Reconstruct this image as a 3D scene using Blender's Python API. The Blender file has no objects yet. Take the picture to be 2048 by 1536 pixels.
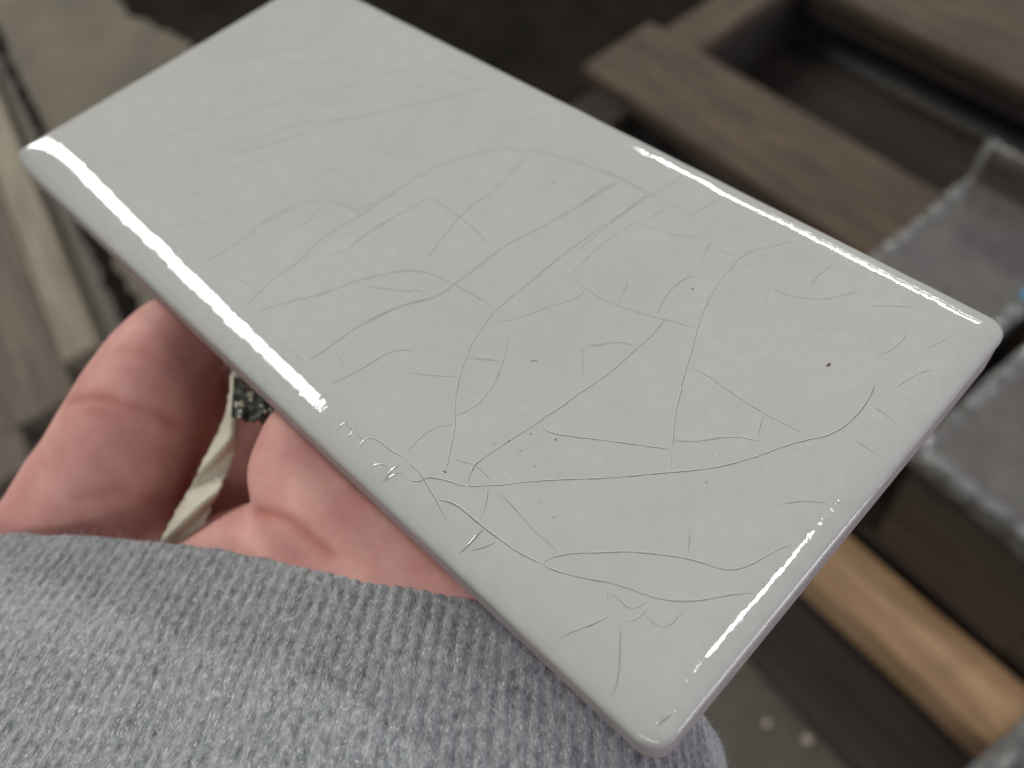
import bpy, bmesh, math, random
import numpy as np
from mathutils import Vector, Matrix, noise as mnoise

random.seed(7)
SC = bpy.context.scene
COL = SC.collection

# ------------------------------------------------------------------ camera
CAM_H = 0.88                                   # lens above the warehouse floor (m)
RIGHT = Vector((0.60426879, 0.78187382, -0.15340324))
DOWN = Vector((0.61740507, -0.58117292, -0.53014057))
FWD = Vector((-0.50365684, 0.22563546, -0.83391752))
FPX = 1687.0                                   # focal length in photo pixels (2048 wide)
EYE = Vector((0, 0, CAM_H))
cam_data = bpy.data.cameras.new('camera')
cam = bpy.data.objects.new('camera', cam_data)
COL.objects.link(cam)
cam.matrix_world = Matrix((( RIGHT.x, -DOWN.x, -FWD.x, EYE.x),
                           ( RIGHT.y, -DOWN.y, -FWD.y, EYE.y),
                           ( RIGHT.z, -DOWN.z, -FWD.z, EYE.z),
                           (0, 0, 0, 1)))
cam_data.sensor_width = 36.0
cam_data.lens = 36.0 * FPX / 2048.0
cam_data.clip_start = 0.01
cam_data.clip_end = 100
cam_data.dof.use_dof = True
cam_data.dof.focus_distance = 0.106
cam_data.dof.aperture_fstop = 14.0
cam_data.dof.aperture_blades = 7
SC.camera = cam

# ------------------------------------------------------------------ light
world = bpy.data.worlds.new('World')
SC.world = world
world.use_nodes = True
wb = world.node_tree.nodes['Background']
wb.inputs[0].default_value = (0.97, 0.90, 1.0, 1)
wb.inputs[1].default_value = 0.16

def strip_lamp(name, loc, sx, sy, radiance, color=(0.99, 0.995, 0.95), rz=0.0):
    l = bpy.data.lights.new(name, 'AREA')
    l.shape = 'RECTANGLE'
    l.size, l.size_y = sx, sy
    l.energy = radiance * math.pi * sx * sy
    l.color = color
    o = bpy.data.objects.new(name, l)
    COL.objects.link(o)
    o.location = loc
    o.rotation_euler = (0, 0, rz)
    return o
CEIL = CAM_H + 3.0
strip_lamp('ceiling_lamp_row', (-4.2, -0.62, CEIL), 3.4, 0.54, 42)
strip_lamp('ceiling_tube_far', (-4.0, 7.6, CEIL), 4.2, 0.75, 60)
strip_lamp('ceiling_tube_farther', (-4.0, 10.2, CEIL), 3.6, 0.7, 14)
strip_lamp('ceiling_tube_overhead', (0.46, 1.62, CEIL), 0.20, 0.78, 36)
strip_lamp('ceiling_lamp_corner', (-9.4, -0.35, CEIL), 1.6, 0.6, 36)
strip_lamp('fill_lamp_behind', (1.9, -4.2, CEIL), 3.2, 0.8, 13)  # unseen fill lamp added to brighten the tile side, sleeve and rail
cool_fill = strip_lamp('cool_fill_panel', (6.5, 3.4, 2.0), 3.0, 3.0, 8.5, (0.88, 0.85, 1.0))  # added cool fill panel that lightens the tile's right bevel
cool_fill.rotation_euler = (math.radians(90), 0, math.radians(118))

SC.view_settings.view_transform = 'Standard'
SC.view_settings.look = 'None'
SC.view_settings.gamma = 1.0
SC.view_settings.exposure = 0.0
SC.view_settings.use_curve_mapping = False

# ------------------------------------------------------------------ helpers
def P(px, py, depth):
    """point seen at photo pixel (px, py), depth metres in front of the lens"""
    return EYE + (RIGHT * ((px - 1024) / FPX) + DOWN * ((py - 768) / FPX) + FWD) * depth

def project(p):
    q = p - EYE
    z = q.dot(FWD)
    return (q.dot(RIGHT) / z * FPX + 1024, q.dot(DOWN) / z * FPX + 768, z)

def mesh_obj(name, verts, faces, mats=None, parent=None, smooth=False, idx=None):
    me = bpy.data.meshes.new(name)
    me.from_pydata([tuple(v) for v in verts], [], faces)
    me.update()
    if mats:
        for m in (mats if isinstance(mats, (list, tuple)) else [mats]):
            me.materials.append(m)
    if idx is not None:
        me.polygons.foreach_set('material_index', idx)
    if smooth:
        me.polygons.foreach_set('use_smooth', [True] * len(me.polygons))
    o = bpy.data.objects.new(name, me)
    COL.objects.link(o)
    if parent is not None:
        o.parent = parent
    return o

def empty(name, loc, rz=0.0):
    o = bpy.data.objects.new(name, None)
    o.empty_display_size = 0.05
    COL.objects.link(o)
    o.location = loc
    o.rotation_euler = (0, 0, rz)
    return o

def tag(o, label=None, cat=None, group=None, kind=None):
    if label: o['label'] = label
    if cat: o['category'] = cat
    if group: o['group'] = group
    if kind: o['kind'] = kind
    return o

def catmull(pts, n=6, closed=False):
    pts = [Vector(p) for p in pts]
    if len(pts) < 3 and not closed:
        return [pts[0].lerp(pts[-1], k / n) for k in range(n + 1)]
    if closed:
        ext = [pts[-1]] + pts + [pts[0], pts[1]]
    else:
        ext = [pts[0] * 2 - pts[1]] + pts + [pts[-1] * 2 - pts[-2]]
    out = []
    for i in range(1, len(ext) - 2):
        a, b, c, d = ext[i - 1], ext[i], ext[i + 1], ext[i + 2]
        for k in range(n):
            t = k / n
            out.append(0.5 * (b * 2 + (c - a) * t + (a * 2 - b * 5 + c * 4 - d) * t * t + (b * 3 - a - c * 3 + d) * t ** 3))
    if not closed:
        out.append(pts[-1])
    return out

def resample(pts, step, closed=False):
    if closed:
        pts = pts + [pts[0]]
    cum = [0.0]
    for a, b in zip(pts, pts[1:]):
        cum.append(cum[-1] + (b - a).length)
    n = max(2, int(round(cum[-1] / step)))
    res = []
    j = 0
    for k in range(n + (0 if closed else 1)):
        s = cum[-1] * k / n
        while j < len(cum) - 2 and cum[j + 1] < s:
            j += 1
        t = (s - cum[j]) / max(cum[j + 1] - cum[j], 1e-12)
        res.append(pts[j].lerp(pts[j + 1], t))
    return res, cum[-1]

# ------------------------------------------------------------------ materials
class Mat:
    def __init__(self, name):
        self.m = bpy.data.materials.new(name)
        self.m.use_nodes = True
        self.nt = self.m.node_tree
        self.b = self.nt.nodes['Principled BSDF']
    def n(self, t, **kw):
        nd = self.nt.nodes.new(t)
        for k, v in kw.items():
            if k.startswith('i_'):
                key = k[2:]
                nd.inputs[int(key) if key.isdigit() else key].default_value = v
            else:
                setattr(nd, k, v)
        return nd
    def link(self, a, b):
        self.nt.links.new(a, b)
    def coords(self, kind='Object', scale=(1, 1, 1), rot=(0, 0, 0)):
        tc = self.n('ShaderNodeTexCoord')
        mp = self.n('ShaderNodeMapping')
        mp.inputs['Scale'].default_value = scale
        mp.inputs['Rotation'].default_value = rot
        self.link(tc.outputs[kind], mp.inputs[0])
        return mp.outputs[0]
    def noise(self, vec, scale, detail=4, rough=0.55, dist=0.0):
        nd = self.n('ShaderNodeTexNoise')
        nd.inputs['Scale'].default_value = scale
        nd.inputs['Detail'].default_value = detail
        nd.inputs['Roughness'].default_value = rough
        nd.inputs['Distortion'].default_value = dist
        self.link(vec, nd.inputs['Vector'])
        return nd.outputs[0]
    def ramp(self, fac, stops):
        nd = self.n('ShaderNodeValToRGB')
        el = nd.color_ramp.elements
        while len(el) < len(stops):
            el.new(0.5)
        for e, (p, c) in zip(el, stops):
            e.position = p
            e.color = (*c, 1) if len(c) == 3 else c
        self.link(fac, nd.inputs[0])
        return nd.outputs[0]
    def mix(self, fac, a, b, blend='MIX'):
        nd = self.n('ShaderNodeMix', data_type='RGBA', blend_type=blend)
        for sock, v in ((nd.inputs[0], fac), (nd.inputs[6], a), (nd.inputs[7], b)):
            if hasattr(v, 'is_linked') or hasattr(v, 'links'):
                self.link(v, sock)
            elif isinstance(v, (int, float)):
                sock.default_value = v
            else:
                sock.default_value = (*v, 1)
        return nd.outputs[2]
    def base(self, c):
        if isinstance(c, (tuple, list)):
            self.b.inputs['Base Color'].default_value = (*c, 1)
        else:
            self.link(c, self.b.inputs['Base Color'])
    def bump(self, h, dist, strength=1.0, normal=None):
        nd = self.n('ShaderNodeBump')
        nd.inputs['Strength'].default_value = strength
        nd.inputs['Distance'].default_value = dist
        self.link(h, nd.inputs['Height'])
        if normal is not None:
            self.link(normal, nd.inputs['Normal'])
        return nd.outputs[0]
    def set(self, **kw):
        for k, v in kw.items():
            self.b.inputs[k.replace('_', ' ')].default_value = v
        return self

def wood(name, dark, light, scale=1.0, stain=0.5):
    M = Mat(name)
    v = M.coords('Object', (2.2 * scale, 26 * scale, 26 * scale))
    g1 = M.noise(v, 3.0, 6, 0.6, 0.6)
    v2 = M.coords('Object', (9 * scale, 130 * scale, 130 * scale))
    g2 = M.noise(v2, 3.0, 3, 0.5, 0.2)
    c = M.ramp(g1, [(0.38, dark), (0.62, light)])
    c = M.mix(M.ramp(g2, [(0.35, (0, 0, 0)), (0.75, (0.45, 0.45, 0.45))]), c, tuple(x * 0.62 for x in dark))
    v3 = M.coords('Object', (6, 12, 6))
    st = M.noise(v3, 1.6, 5, 0.65)
    c = M.mix(M.ramp(st, [(0.45, (0, 0, 0)), (0.75, (stain,) * 3)]), c, tuple(x * 0.7 for x in dark))
    M.base(c)
    M.set(Roughness=0.85)
    M.link(M.bump(g2, 0.0012, 0.7), M.b.inputs['Normal'])
    return M.m

W_BROWN = wood('weathered_brown_wood', (0.050, 0.033, 0.020), (0.108, 0.074, 0.045), 1.0, 0.85)
W_SHADED = wood('shade_darkened_wood', (0.015, 0.011, 0.0085), (0.034, 0.025, 0.019))  # pallet wood darkened to carry the shade under the deck
W_ORANGE = wood('fresh_orange_wood', (0.27, 0.155, 0.075), (0.48, 0.315, 0.18), 1.0, 0.9)
W_GREY = wood('greyed_plank_wood', (0.070, 0.056, 0.040), (0.135, 0.110, 0.080))
W_PALE = wood('pale_plank_wood', (0.155, 0.133, 0.095), (0.25, 0.215, 0.158))

def floor_mat():
    M = Mat('worn_concrete_floor')
    v = M.coords('Object')
    a = M.noise(v, 4.0, 6, 0.6)
    b = M.noise(v, 60.0, 4, 0.6)
    c = M.ramp(a, [(0.3, (0.055, 0.047, 0.035)), (0.7, (0.092, 0.080, 0.060))])
    c = M.mix(M.ramp(b, [(0.45, (0, 0, 0)), (0.8, (0.5, 0.5, 0.5))]), c, (0.12, 0.105, 0.085))
    M.base(c); M.set(Roughness=0.75)
    M.link(M.bump(b, 0.001, 0.5), M.b.inputs['Normal'])
    return M.m
FLOOR = floor_mat()

def simple(name, col, rough=0.6, nscale=0, amt=0.25, bump=0.0, bscale=200, **kw):
    M = Mat(name)
    v = M.coords('Object')
    if nscale:
        nz = M.noise(v, nscale, 5, 0.6)
        M.base(M.ramp(nz, [(0.3, tuple(x * (1 - amt) for x in col)), (0.7, tuple(min(1, x * (1 + amt)) for x in col))]))
    else:
        M.base(col)
    M.set(Roughness=rough)
    for k, val in kw.items():
        M.b.inputs[k.replace('_', ' ')].default_value = val
    if bump:
        M.link(M.bump(M.noise(v, bscale, 3), bump, 0.8), M.b.inputs['Normal'])
    return M.m

def glaze_mat(name, col, amt=1.0):
    M = Mat(name)
    v = M.coords('Object')
    big = M.noise(v, 45, 3, 0.5)
    mid = M.noise(v, 420, 5, 0.65)
    fine = M.noise(v, 1500, 3, 0.6)
    hi = tuple(min(1, x * 1.035) for x in col)
    lo = tuple(x * 0.965 for x in col)
    c = M.ramp(big, [(0.3, lo), (0.7, hi)])
    c = M.mix(M.ramp(mid, [(0.35, (0.0,) * 3), (0.75, (0.8,) * 3)]), c, (col[0] * 0.94, col[1] * 0.90, col[2] * 0.855))
    c = M.mix(M.ramp(fine, [(0.62, (0.0,) * 3), (0.78, (0.5,) * 3)]), c, (col[0] * 0.80, col[1] * 0.75, col[2] * 0.68))
    M.base(c)
    M.set(Roughness=0.04, IOR=1.5)
    w1 = M.noise(v, 850, 2, 0.5)
    w2 = M.noise(v, 150, 2, 0.5)
    n1 = M.bump(w1, 0.000018, 1.0)
    n2 = M.bump(w2, 0.000070, 1.0, n1)
    M.link(n2, M.b.inputs['Normal'])
    return M.m
GC = (0.484, 0.493, 0.470)
GLAZE = glaze_mat('crackled_grey_white_glaze', GC)
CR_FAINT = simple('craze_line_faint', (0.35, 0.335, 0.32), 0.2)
CR_MID = simple('craze_line_mid', (0.275, 0.26, 0.245), 0.2)
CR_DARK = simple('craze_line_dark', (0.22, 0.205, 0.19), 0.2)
CR_LIT = simple('craze_line_lit_side', (0.60, 0.60, 0.58), 0.1)  # lit side of a craze line, painted paler than the glaze
BISQUE = simple('bare_ceramic_bisque', (0.42, 0.365, 0.35), 0.7, 300, 0.12, 0.0001, 900)
SPECK = simple('brown_iron_speck', (0.13, 0.085, 0.06), 0.4)
SPECK_SOFT = simple('pale_brown_speck', (0.34, 0.29, 0.23), 0.4)
GLINT = simple('painted_glaze_glint', (0.78, 0.77, 0.74), 0.05)  # bright glint put into the colour of each tiny bump

# ------------------------------------------------------------------ tile frame
def cam2w(x, y, z):
    return RIGHT * x + DOWN * y + FWD * z
T_A = EYE + cam2w(-0.09506224, -0.04402783, 0.15973108)
T_U = cam2w(0.7062051, 0.52699402, -0.47281251).normalized()
T_V = cam2w(0.69855708, -0.62738269, 0.34410605).normalized()
T_N = T_U.cross(T_V).normalized()
T_L, T_W, T_T = 0.155844, 0.074, 0.0082
def TP(u, v, w):                                # tile coordinates in mm -> world
    return T_A + (T_U * u + T_V * v + T_N * w) * 0.001

# ------------------------------------------------------------------ setting
fl = mesh_obj('floor', [(-14, -14, 0), (14, -14, 0), (14, 14, 0), (-14, 14, 0)], [(0, 1, 2, 3)], FLOOR)
tag(fl, kind='structure')

def board(name, size, mat, parent=None, loc=(0, 0, 0), rz=0.0, bev=0.003, seed=0, warp=0.0028, nx=14):
    """a sawn board: length along local x, origin at its near-left bottom corner"""
    lx, ly, lz = size
    rnd = random.Random(seed)
    bm = bmesh.new()
    ring = [(0, bev), (bev, 0), (ly - bev, 0), (ly, bev), (ly, lz - bev), (ly - bev, lz), (bev, lz), (0, lz - bev)]
    rows = []
    for i in range(nx + 1):
        x = lx * i / nx
        row = []
        for (y, z) in ring:
            dy = mnoise.noise(Vector((x * 6, y * 9 + seed * 3.1, 0.3))) * warp
            dz = mnoise.noise(Vector((x * 5, y * 20, seed * 5.7))) * warp * 0.7
            xx = x
            if i in (0, nx):
                xx += rnd.uniform(-1, 1) * warp * 0.8
            row.append(bm.verts.new((xx, y + dy, z + dz)))
        rows.append(row)
    for a, b in zip(rows, rows[1:]):
        for k in range(8):
            bm.faces.new((a[k], a[(k + 1) % 8], b[(k + 1) % 8], b[k]))
    bm.faces.new(rows[0]); bm.faces.new(list(reversed(rows[-1])))
    bmesh.ops.recalc_face_normals(bm, faces=bm.faces)
    me = bpy.data.meshes.new(name)
    bm.to_mesh(me); bm.free()
    me.materials.append(mat)
    o = bpy.data.objects.new(name, me)
    COL.objects.link(o)
    if parent is not None:
        o.parent = parent
    o.location = loc
    o.rotation_euler = (0, 0, rz)
    return o

# pallet under the wrapped cartons: boards run along world x
DECK = 0.13
pal = empty('wood_pallet', (-0.80, 0.25, 0))
tag(pal, 'brown wooden pallet carrying the film-wrapped cartons, its nearest rail fresh orange', 'pallet')
def pb(name, x0, x1, y0, y1, z0, z1, mat, seed):
    return board(name, (x1 - x0, y1 - y0, z1 - z0), mat, pal, (x0 + 0.80, y0 - 0.25, z0), 0, 0.003, seed, 0.003, 40)
o = pb('edge_rail', -0.79, 0.115, 0.276, 0.3315, 0.075, DECK, W_ORANGE, 1)
o['label'] = 'fresh orange rail along the near edge of the pallet'
pb('deck_board', -0.25, 0.42, 0.345, 0.455, 0.107, DECK - 0.001, W_BROWN, 2)
pb('deck_board', -0.25, 0.42, 0.468, 0.575, 0.107, DECK - 0.001, W_BROWN, 3)
pb('deck_board', -0.796, 0.42, 0.590, 0.718, 0.106, DECK, W_BROWN, 4)
pb('deck_board', -0.80, 0.42, 0.918, 1.075, 0.108, DECK, W_BROWN, 5)
pb('deck_board', -0.80, 0.42, 1.14, 1.27, 0.108, DECK, W_BROWN, 6)
pb('bearer', -0.795, 0.42, 0.922, 0.965, 0.078, 0.1065, W_SHADED, 7)
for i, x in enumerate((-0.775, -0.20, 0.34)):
    b = board('stringer', (1.02, 0.075, 0.084), W_SHADED, pal, (x + 0.80 + 0.075, 0.285 - 0.25 + (0.05 if i else 0.055), 0.0215), math.pi / 2, 0.003, 20 + i)
c = board('cross_board', (0.198, 0.068, 0.022), W_BROWN, pal, (-0.703 + 0.80, 0.719 - 0.25, 0.1066), math.pi / 2, 0.003, 31)
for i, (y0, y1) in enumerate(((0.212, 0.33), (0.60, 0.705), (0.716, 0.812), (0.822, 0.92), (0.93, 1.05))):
    pb('bottom_board', -0.79, 0.42, y0, y1, 0.001, 0.021, W_SHADED, 12 + i)  # inner boards added close together to keep the pallet opening dark

def nail(parent, x, y, z):
    bm = bmesh.new()
    bmesh.ops.create_cone(bm, cap_ends=True, segments=10, radius1=0.0045, radius2=0.0035, depth=0.002)
    me = bpy.data.meshes.new('nail_head'); bm.to_mesh(me); bm.free()
    me.materials.append(simple('rusty_nail', (0.035, 0.028, 0.024), 0.6))
    o = bpy.data.objects.new('nail_head', me); COL.objects.link(o)
    o.parent = parent; o.location = (x, y, z)
for (px, py) in ((1217, 122), (1279, 82)):
    r = P(px, py, 1.0) - EYE
    h = EYE + r * ((DECK - CAM_H) / r.z)
    nail(pal, h.x + 0.80, h.y - 0.25, DECK + 0.001)

# film-wrapped cartons on the pallet
FILM = simple('grey_stretch_film', (0.115, 0.109, 0.104), 0.25, 45, 0.22, 0.0006, 120)
FILM_EDGE = simple('bunched_stretch_film', (0.17, 0.17, 0.165), 0.12, 90, 0.45, 0.001, 160)
CARTON = simple('dark_brown_carton', (0.045, 0.036, 0.029), 0.7, 40, 0.35)
def carton_mat():
    M = Mat('stacked_carton_sides')
    v = M.coords('Object', (3, 3, 60))
    s = M.noise(v, 3.0, 3, 0.5)
    v2 = M.coords('Object', (30, 30, 30))
    s2 = M.noise(v2, 2, 4, 0.6)
    c = M.ramp(s, [(0.35, (0.026, 0.021, 0.018)), (0.65, (0.072, 0.055, 0.043))])
    M.base(M.mix(M.ramp(s2, [(0.4, (0, 0, 0)), (0.8, (0.4,) * 3)]), c, (0.03, 0.028, 0.027)))
    M.set(Roughness=0.5)
    return M.m
CARTON = carton_mat()

def carton(label, x0, x1, y0, y1, h, seed, lip_back=0.0):
    root = empty('wrapped_carton', ((x0 + x1) / 2, (y0 + y1) / 2, DECK))
    tag(root, label, 'carton', 'film-wrapped cartons on the pallet')
    w, d = x1 - x0, y1 - y0
    bm = bmesh.new()
    bmesh.ops.create_cube(bm, size=1.0)
    bmesh.ops.scale(bm, vec=(w - 0.004, d - 0.004, h - 0.003), verts=bm.verts)
    bmesh.ops.translate(bm, vec=(0, 0, (h - 0.003) / 2 + 0.0012), verts=bm.verts)
    bmesh.ops.bevel(bm, geom=list(bm.edges), offset=0.003, segments=2, affect='EDGES')
    me = bpy.data.meshes.new('carton_body'); bm.to_mesh(me); bm.free()
    me.materials.append(CARTON)
    o = bpy.data.objects.new('carton_body', me); COL.objects.link(o); o.parent = root
    # film cap: a sheet over the top that turns down the sides
    n, m = 44, 70
    fold = 0.020
    vs, fs = [], []
    for j in range(m + 1):
        for i in range(n + 1):
            a = (i / n * 2 - 1) * (w / 2 + fold); b = (j / m * 2 - 1) * (d / 2 + fold)
            ox, oy = max(0, abs(a) - w / 2), max(0, abs(b) - d / 2)
            x = math.copysign(min(abs(a), w / 2), a); y = math.copysign(min(abs(b), d / 2), b)
            drop = max(ox, oy) * (0.9 + 0.5 * mnoise.noise(Vector((a * 60, b * 60, seed))))
            nz = mnoise.noise(Vector((a * 16, b * 16, seed * 2.0))) * 0.0012
            rim = math.exp(-((w / 2 - abs(x)) / 0.006) ** 2) + math.exp(-((d / 2 - abs(y)) / 0.006) ** 2)
            crink = mnoise.noise(Vector((a * 130, b * 130, seed * 3.0))) * 0.005 * min(1, rim)
            z = h + nz + 0.0015 * min(1, rim) + crink - drop
            if lip_back and y > 0:
                t_ = min(1.0, max(0.0, (y - (d / 2 - 0.016)) / 0.010)); z += lip_back * t_ * t_ * (3 - 2 * t_) * (1 if oy == 0 else 0.8)
            if ox or oy:
                x += math.copysign(0.0025 + 0.002 * abs(crink) * 300, a) if ox else 0
                y += math.copysign(0.0025 + 0.002 * abs(crink) * 300, b) if oy else 0
            vs.append((x, y, z))
    idx = []
    for j in range(m):
        for i in range(n):
            k = j * (n + 1) + i
            fs.append((k, k + 1, k + n + 2, k + n + 1))
            a = abs((i + 0.5) / n * 2 - 1) * (w / 2 + fold); b = abs((j + 0.5) / m * 2 - 1) * (d / 2 + fold)
            edge = a > w / 2 - 0.006 or b > d / 2 - 0.006
            yy = ((j + 0.5) / m * 2 - 1) * (d / 2 + fold)
            if lip_back and d / 2 - 0.016 < yy < d / 2 - 0.004 and a < w / 2 - 0.004:
                idx.append(2); continue  # front of the raised lip painted dark, as if in shade
            idx.append(1 if edge and mnoise.noise(Vector((i * 0.31, j * 0.31, seed))) > -0.05 else 0)
    f = mesh_obj('stretch_film', vs, fs, [FILM, FILM_EDGE, CARTON], root, True, idx)
    return root
cA = carton('film-wrapped grey carton farther along the pallet, raised film rim behind', -0.236, -0.125, 0.337, 0.587, 0.178, 1.0, 0.034)
cB = carton('film-wrapped grey carton at the right edge, bunched whitish film along its rim', -0.101, 0.034, 0.335, 0.60, 0.178, 4.0)
st = mesh_obj('sticker', [(0.046, 0.034, 0.1806), (0.056, 0.034, 0.1806), (0.056, 0.046, 0.1806), (0.046, 0.046, 0.1806)], [(0, 1, 2, 3)],
              simple('blue_sticker_paper', (0.03, 0.30, 0.50), 0.5), cA)
st['label'] = 'tiny bright blue sticker on the carton top'

# crumpled film at the pallet corner
def crumple(name, centre, w, d, mat, seed, amp, n=40, lift=0.0):
    vs, fs = [], []
    for j in range(n + 1):
        for i in range(n + 1):
            x = (i / n - 0.5) * w; y = (j / n - 0.5) * d
            q = Vector((x / w * 4, y / d * 4, seed))
            z = amp * (mnoise.fractal(q, 0.7, 2.1, 5) + 0.6 * abs(mnoise.noise(q * 2.3)))
            ex = 0.06 * mnoise.noise(Vector((x * 20, y * 20, seed + 3)))
            vs.append((x * (1 + ex) , y * (1 + ex), max(0.0005, z + amp * 0.7 + lift * (0.5 - abs(i / n - 0.5)))))
    for j in range(n):
        for i in range(n):
            k = j * (n + 1) + i
            fs.append((k, k + 1, k + n + 2, k + n + 1))
    o = mesh_obj(name, vs, fs, mat, None, True)
    o.location = centre
    return o
fs_ = crumple('plastic_film_scrap', (0.118, 0.315, DECK + 0.001), 0.10, 0.24, FILM_EDGE, 3.3, 0.012, 46, 0.02)
tag(fs_, 'crumpled grey plastic film bunched over the orange rail at the lower right', 'plastic film')

# loose boards and sheets at the left
def on_plane(px, py, z):
    r = P(px, py, 1.0) - EYE
    return EYE + r * ((z - CAM_H) / r.z)
ANG = math.radians(-6.0)
def loose(name, label, cat, near_px, width, length, z0, thick, mat, seed, group=None, nx=14, warp=0.0015):
    """board whose near-end right corner is under near_px; runs away from the viewer"""
    p = on_plane(*near_px, z0 + thick)
    ax = Vector((-math.cos(ANG), -math.sin(ANG), 0))
    o = board(name, (length, width, thick), mat, None, (p.x, p.y, z0), ANG + math.pi, 0.003, seed, warp, nx)
    tag(o, label, cat, group)
    return o
loose('loose_plank', 'narrow pale plank lying beside the thumb, lightest of the left planks', 'plank', (196, 688, ), 0.052, 1.4, 0.001, 0.034, W_PALE, 41, 'loose planks at the left')
loose('loose_plank', 'grey-brown plank left of the pale narrow plank', 'plank', (150, 790), 0.105, 1.4, 0.001, 0.028, W_GREY, 42, 'loose planks at the left')
loose('loose_plank', 'grey-brown plank along the left frame edge', 'plank', (60, 930), 0.12, 1.4, 0.001, 0.026, W_GREY, 43, 'loose planks at the left')

def sheet(name, pts, z, thick, mat, seed, jag=0.004):
    """flat sheet with an uneven outline"""
    pts = [Vector((p.x, p.y, 0)) for p in pts]
    out = []
    for a, b in zip(pts, pts[1:] + pts[:1]):
        n = max(2, int((b - a).length / 0.012))
        for k in range(n):
            q = a.lerp(b, k / n)
            out.append(q + Vector((mnoise.noise(q * 30 + Vector((seed, 0, 0))), mnoise.noise(q * 30 + Vector((0, seed, 5))), 0)) * jag)
    n = len(out)
    vs = [(q.x, q.y, z) for q in out] + [(q.x, q.y, z + thick) for q in out]
    fs = [tuple(range(n - 1, -1, -1)), tuple(range(n, 2 * n))]
    for k in range(n):
        fs.append((k, (k + 1) % n, n + (k + 1) % n, n + k))
    return mesh_obj(name, vs, fs, mat)
CARD = simple('tan_cardboard', (0.078, 0.063, 0.042), 0.8, 9, 0.28, 0.0006, 90)
q0, q1, q2, q3 = on_plane(-60, -60, 0.03), on_plane(82, 238, 0.03), on_plane(330, 720, 0.03), on_plane(520, 560, 0.03)
q4, q5, q6, q7 = on_plane(440, 200, 0.03), on_plane(372, 78, 0.03), on_plane(262, 34, 0.03), on_plane(205, -40, 0.03)
cs = sheet('cardboard_sheet', [q0, q1, q2, q3, q4, q5, q6, q7], 0.026, 0.004, CARD, 2.0, 0.012)
tag(cs, 'tan cardboard sheet with a ragged edge behind the tile\'s left end', 'cardboard')
DARK_SHEET = simple('shade_black', (0.0085, 0.0065, 0.005), 1.0, 9, 0.7, 0, 200, Specular_IOR_Level=0.1)
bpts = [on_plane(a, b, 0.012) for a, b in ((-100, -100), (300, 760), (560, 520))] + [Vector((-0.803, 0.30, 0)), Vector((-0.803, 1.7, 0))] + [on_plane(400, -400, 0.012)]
bs = sheet('dark_floor_sheet', bpts, 0.004, 0.008, DARK_SHEET, 5.0, 0.01)  # near-black sheet laid in to darken the floor and the gap
tag(bs, 'black sheet added to darken the floor between cardboard and pallet', 'mat')

GRIT = simple('pale_grit', (0.42, 0.36, 0.29), 0.8)
for lab, px, py, r in (('pale grit chip on the floor, nearer the orange rail', 1616, 1480, 0.0046), ('smaller tan grit chip on the floor below the tile corner', 1535, 1447, 0.0036)):
    p = on_plane(px, py, 0.003)
    bm = bmesh.new()
    bmesh.ops.create_icosphere(bm, subdivisions=2, radius=r)
    for v_ in bm.verts:
        v_.co *= 1 + 0.35 * mnoise.noise(v_.co * 300 + Vector((px, py, 0)))
        v_.co.z = v_.co.z * 0.6 + r * 0.62
    me = bpy.data.meshes.new('grit_chip'); bm.to_mesh(me); bm.free(); me.materials.append(GRIT)
    o = bpy.data.objects.new('grit_chip', me); COL.objects.link(o); o.location = (p.x, p.y, 0)
    tag(o, lab, 'grit', 'grit chips on the floor')

# ------------------------------------------------------------------ ceramic tile
tile = bpy.data.objects.new('ceramic_tile', None)
COL.objects.link(tile)
tile.empty_display_size = 0.02
base = T_A - T_N * T_T
tile.matrix_world = Matrix(((T_U.x, T_V.x, T_N.x, base.x), (T_U.y, T_V.y, T_N.y, base.y), (T_U.z, T_V.z, T_N.z, base.z), (0, 0, 0, 1)))
tag(tile, 'glossy off-white rectangular ceramic tile with crackled glaze, held in the hand', 'tile')
# pillowed edge: slope of the glaze against distance from the edge (mm, degrees)
PROF_D = [8, 7, 6, 5, 4, 3, 2, 1.2, 0.7, 0.4, 0.2, 0.08, 0.0]
PROF_A = [0, 1.5, 4, 8, 11, 13, 16, 20, 28, 42, 60, 76, 88]
PROF_Z = [0.0]
for k in range(1, len(PROF_D)):
    am = math.radians((PROF_A[k] + PROF_A[k - 1]) / 2)
    PROF_Z.append(PROF_Z[-1] - (PROF_D[k - 1] - PROF_D[k]) * min(math.tan(am), 4.0))
def ef_ad(u):
    return 0.92 + 0.50 * max(0.0, 1 - u / 95.0) ** 1.3
EF = {'ad': 1.0, 'cd': 0.62, 'bc': 0.78, 'ab': 0.42}   # how far the pillow reaches in from each edge
LM, WM = T_L * 1000, T_W * 1000
def edge_f(u, v):
    ws = [(1 / (max(x, 0) + 0.6) ** 3, f) for x, f in ((v, ef_ad(u)), (WM - v, EF['bc']), (u, EF['ab']), (LM - u, EF['cd']))]
    return sum(a * f for a, f in ws) / sum(a for a, f in ws)
def drop_at(d):
    if d >= 8: return 0.0
    for k in range(1, len(PROF_D)):
        if d >= PROF_D[k]:
            t = (PROF_D[k - 1] - d) / (PROF_D[k - 1] - PROF_D[k])
            return (PROF_Z[k - 1] + (PROF_Z[k] - PROF_Z[k - 1]) * t)
    return PROF_Z[-1]
def top_z(u, v):
    d = min(v / ef_ad(u), (WM - v) / EF['bc'], u / EF['ab'], (LM - u) / EF['cd'])
    return T_T * 1000 + drop_at(max(d, 0)) * edge_f(u, v)
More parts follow.
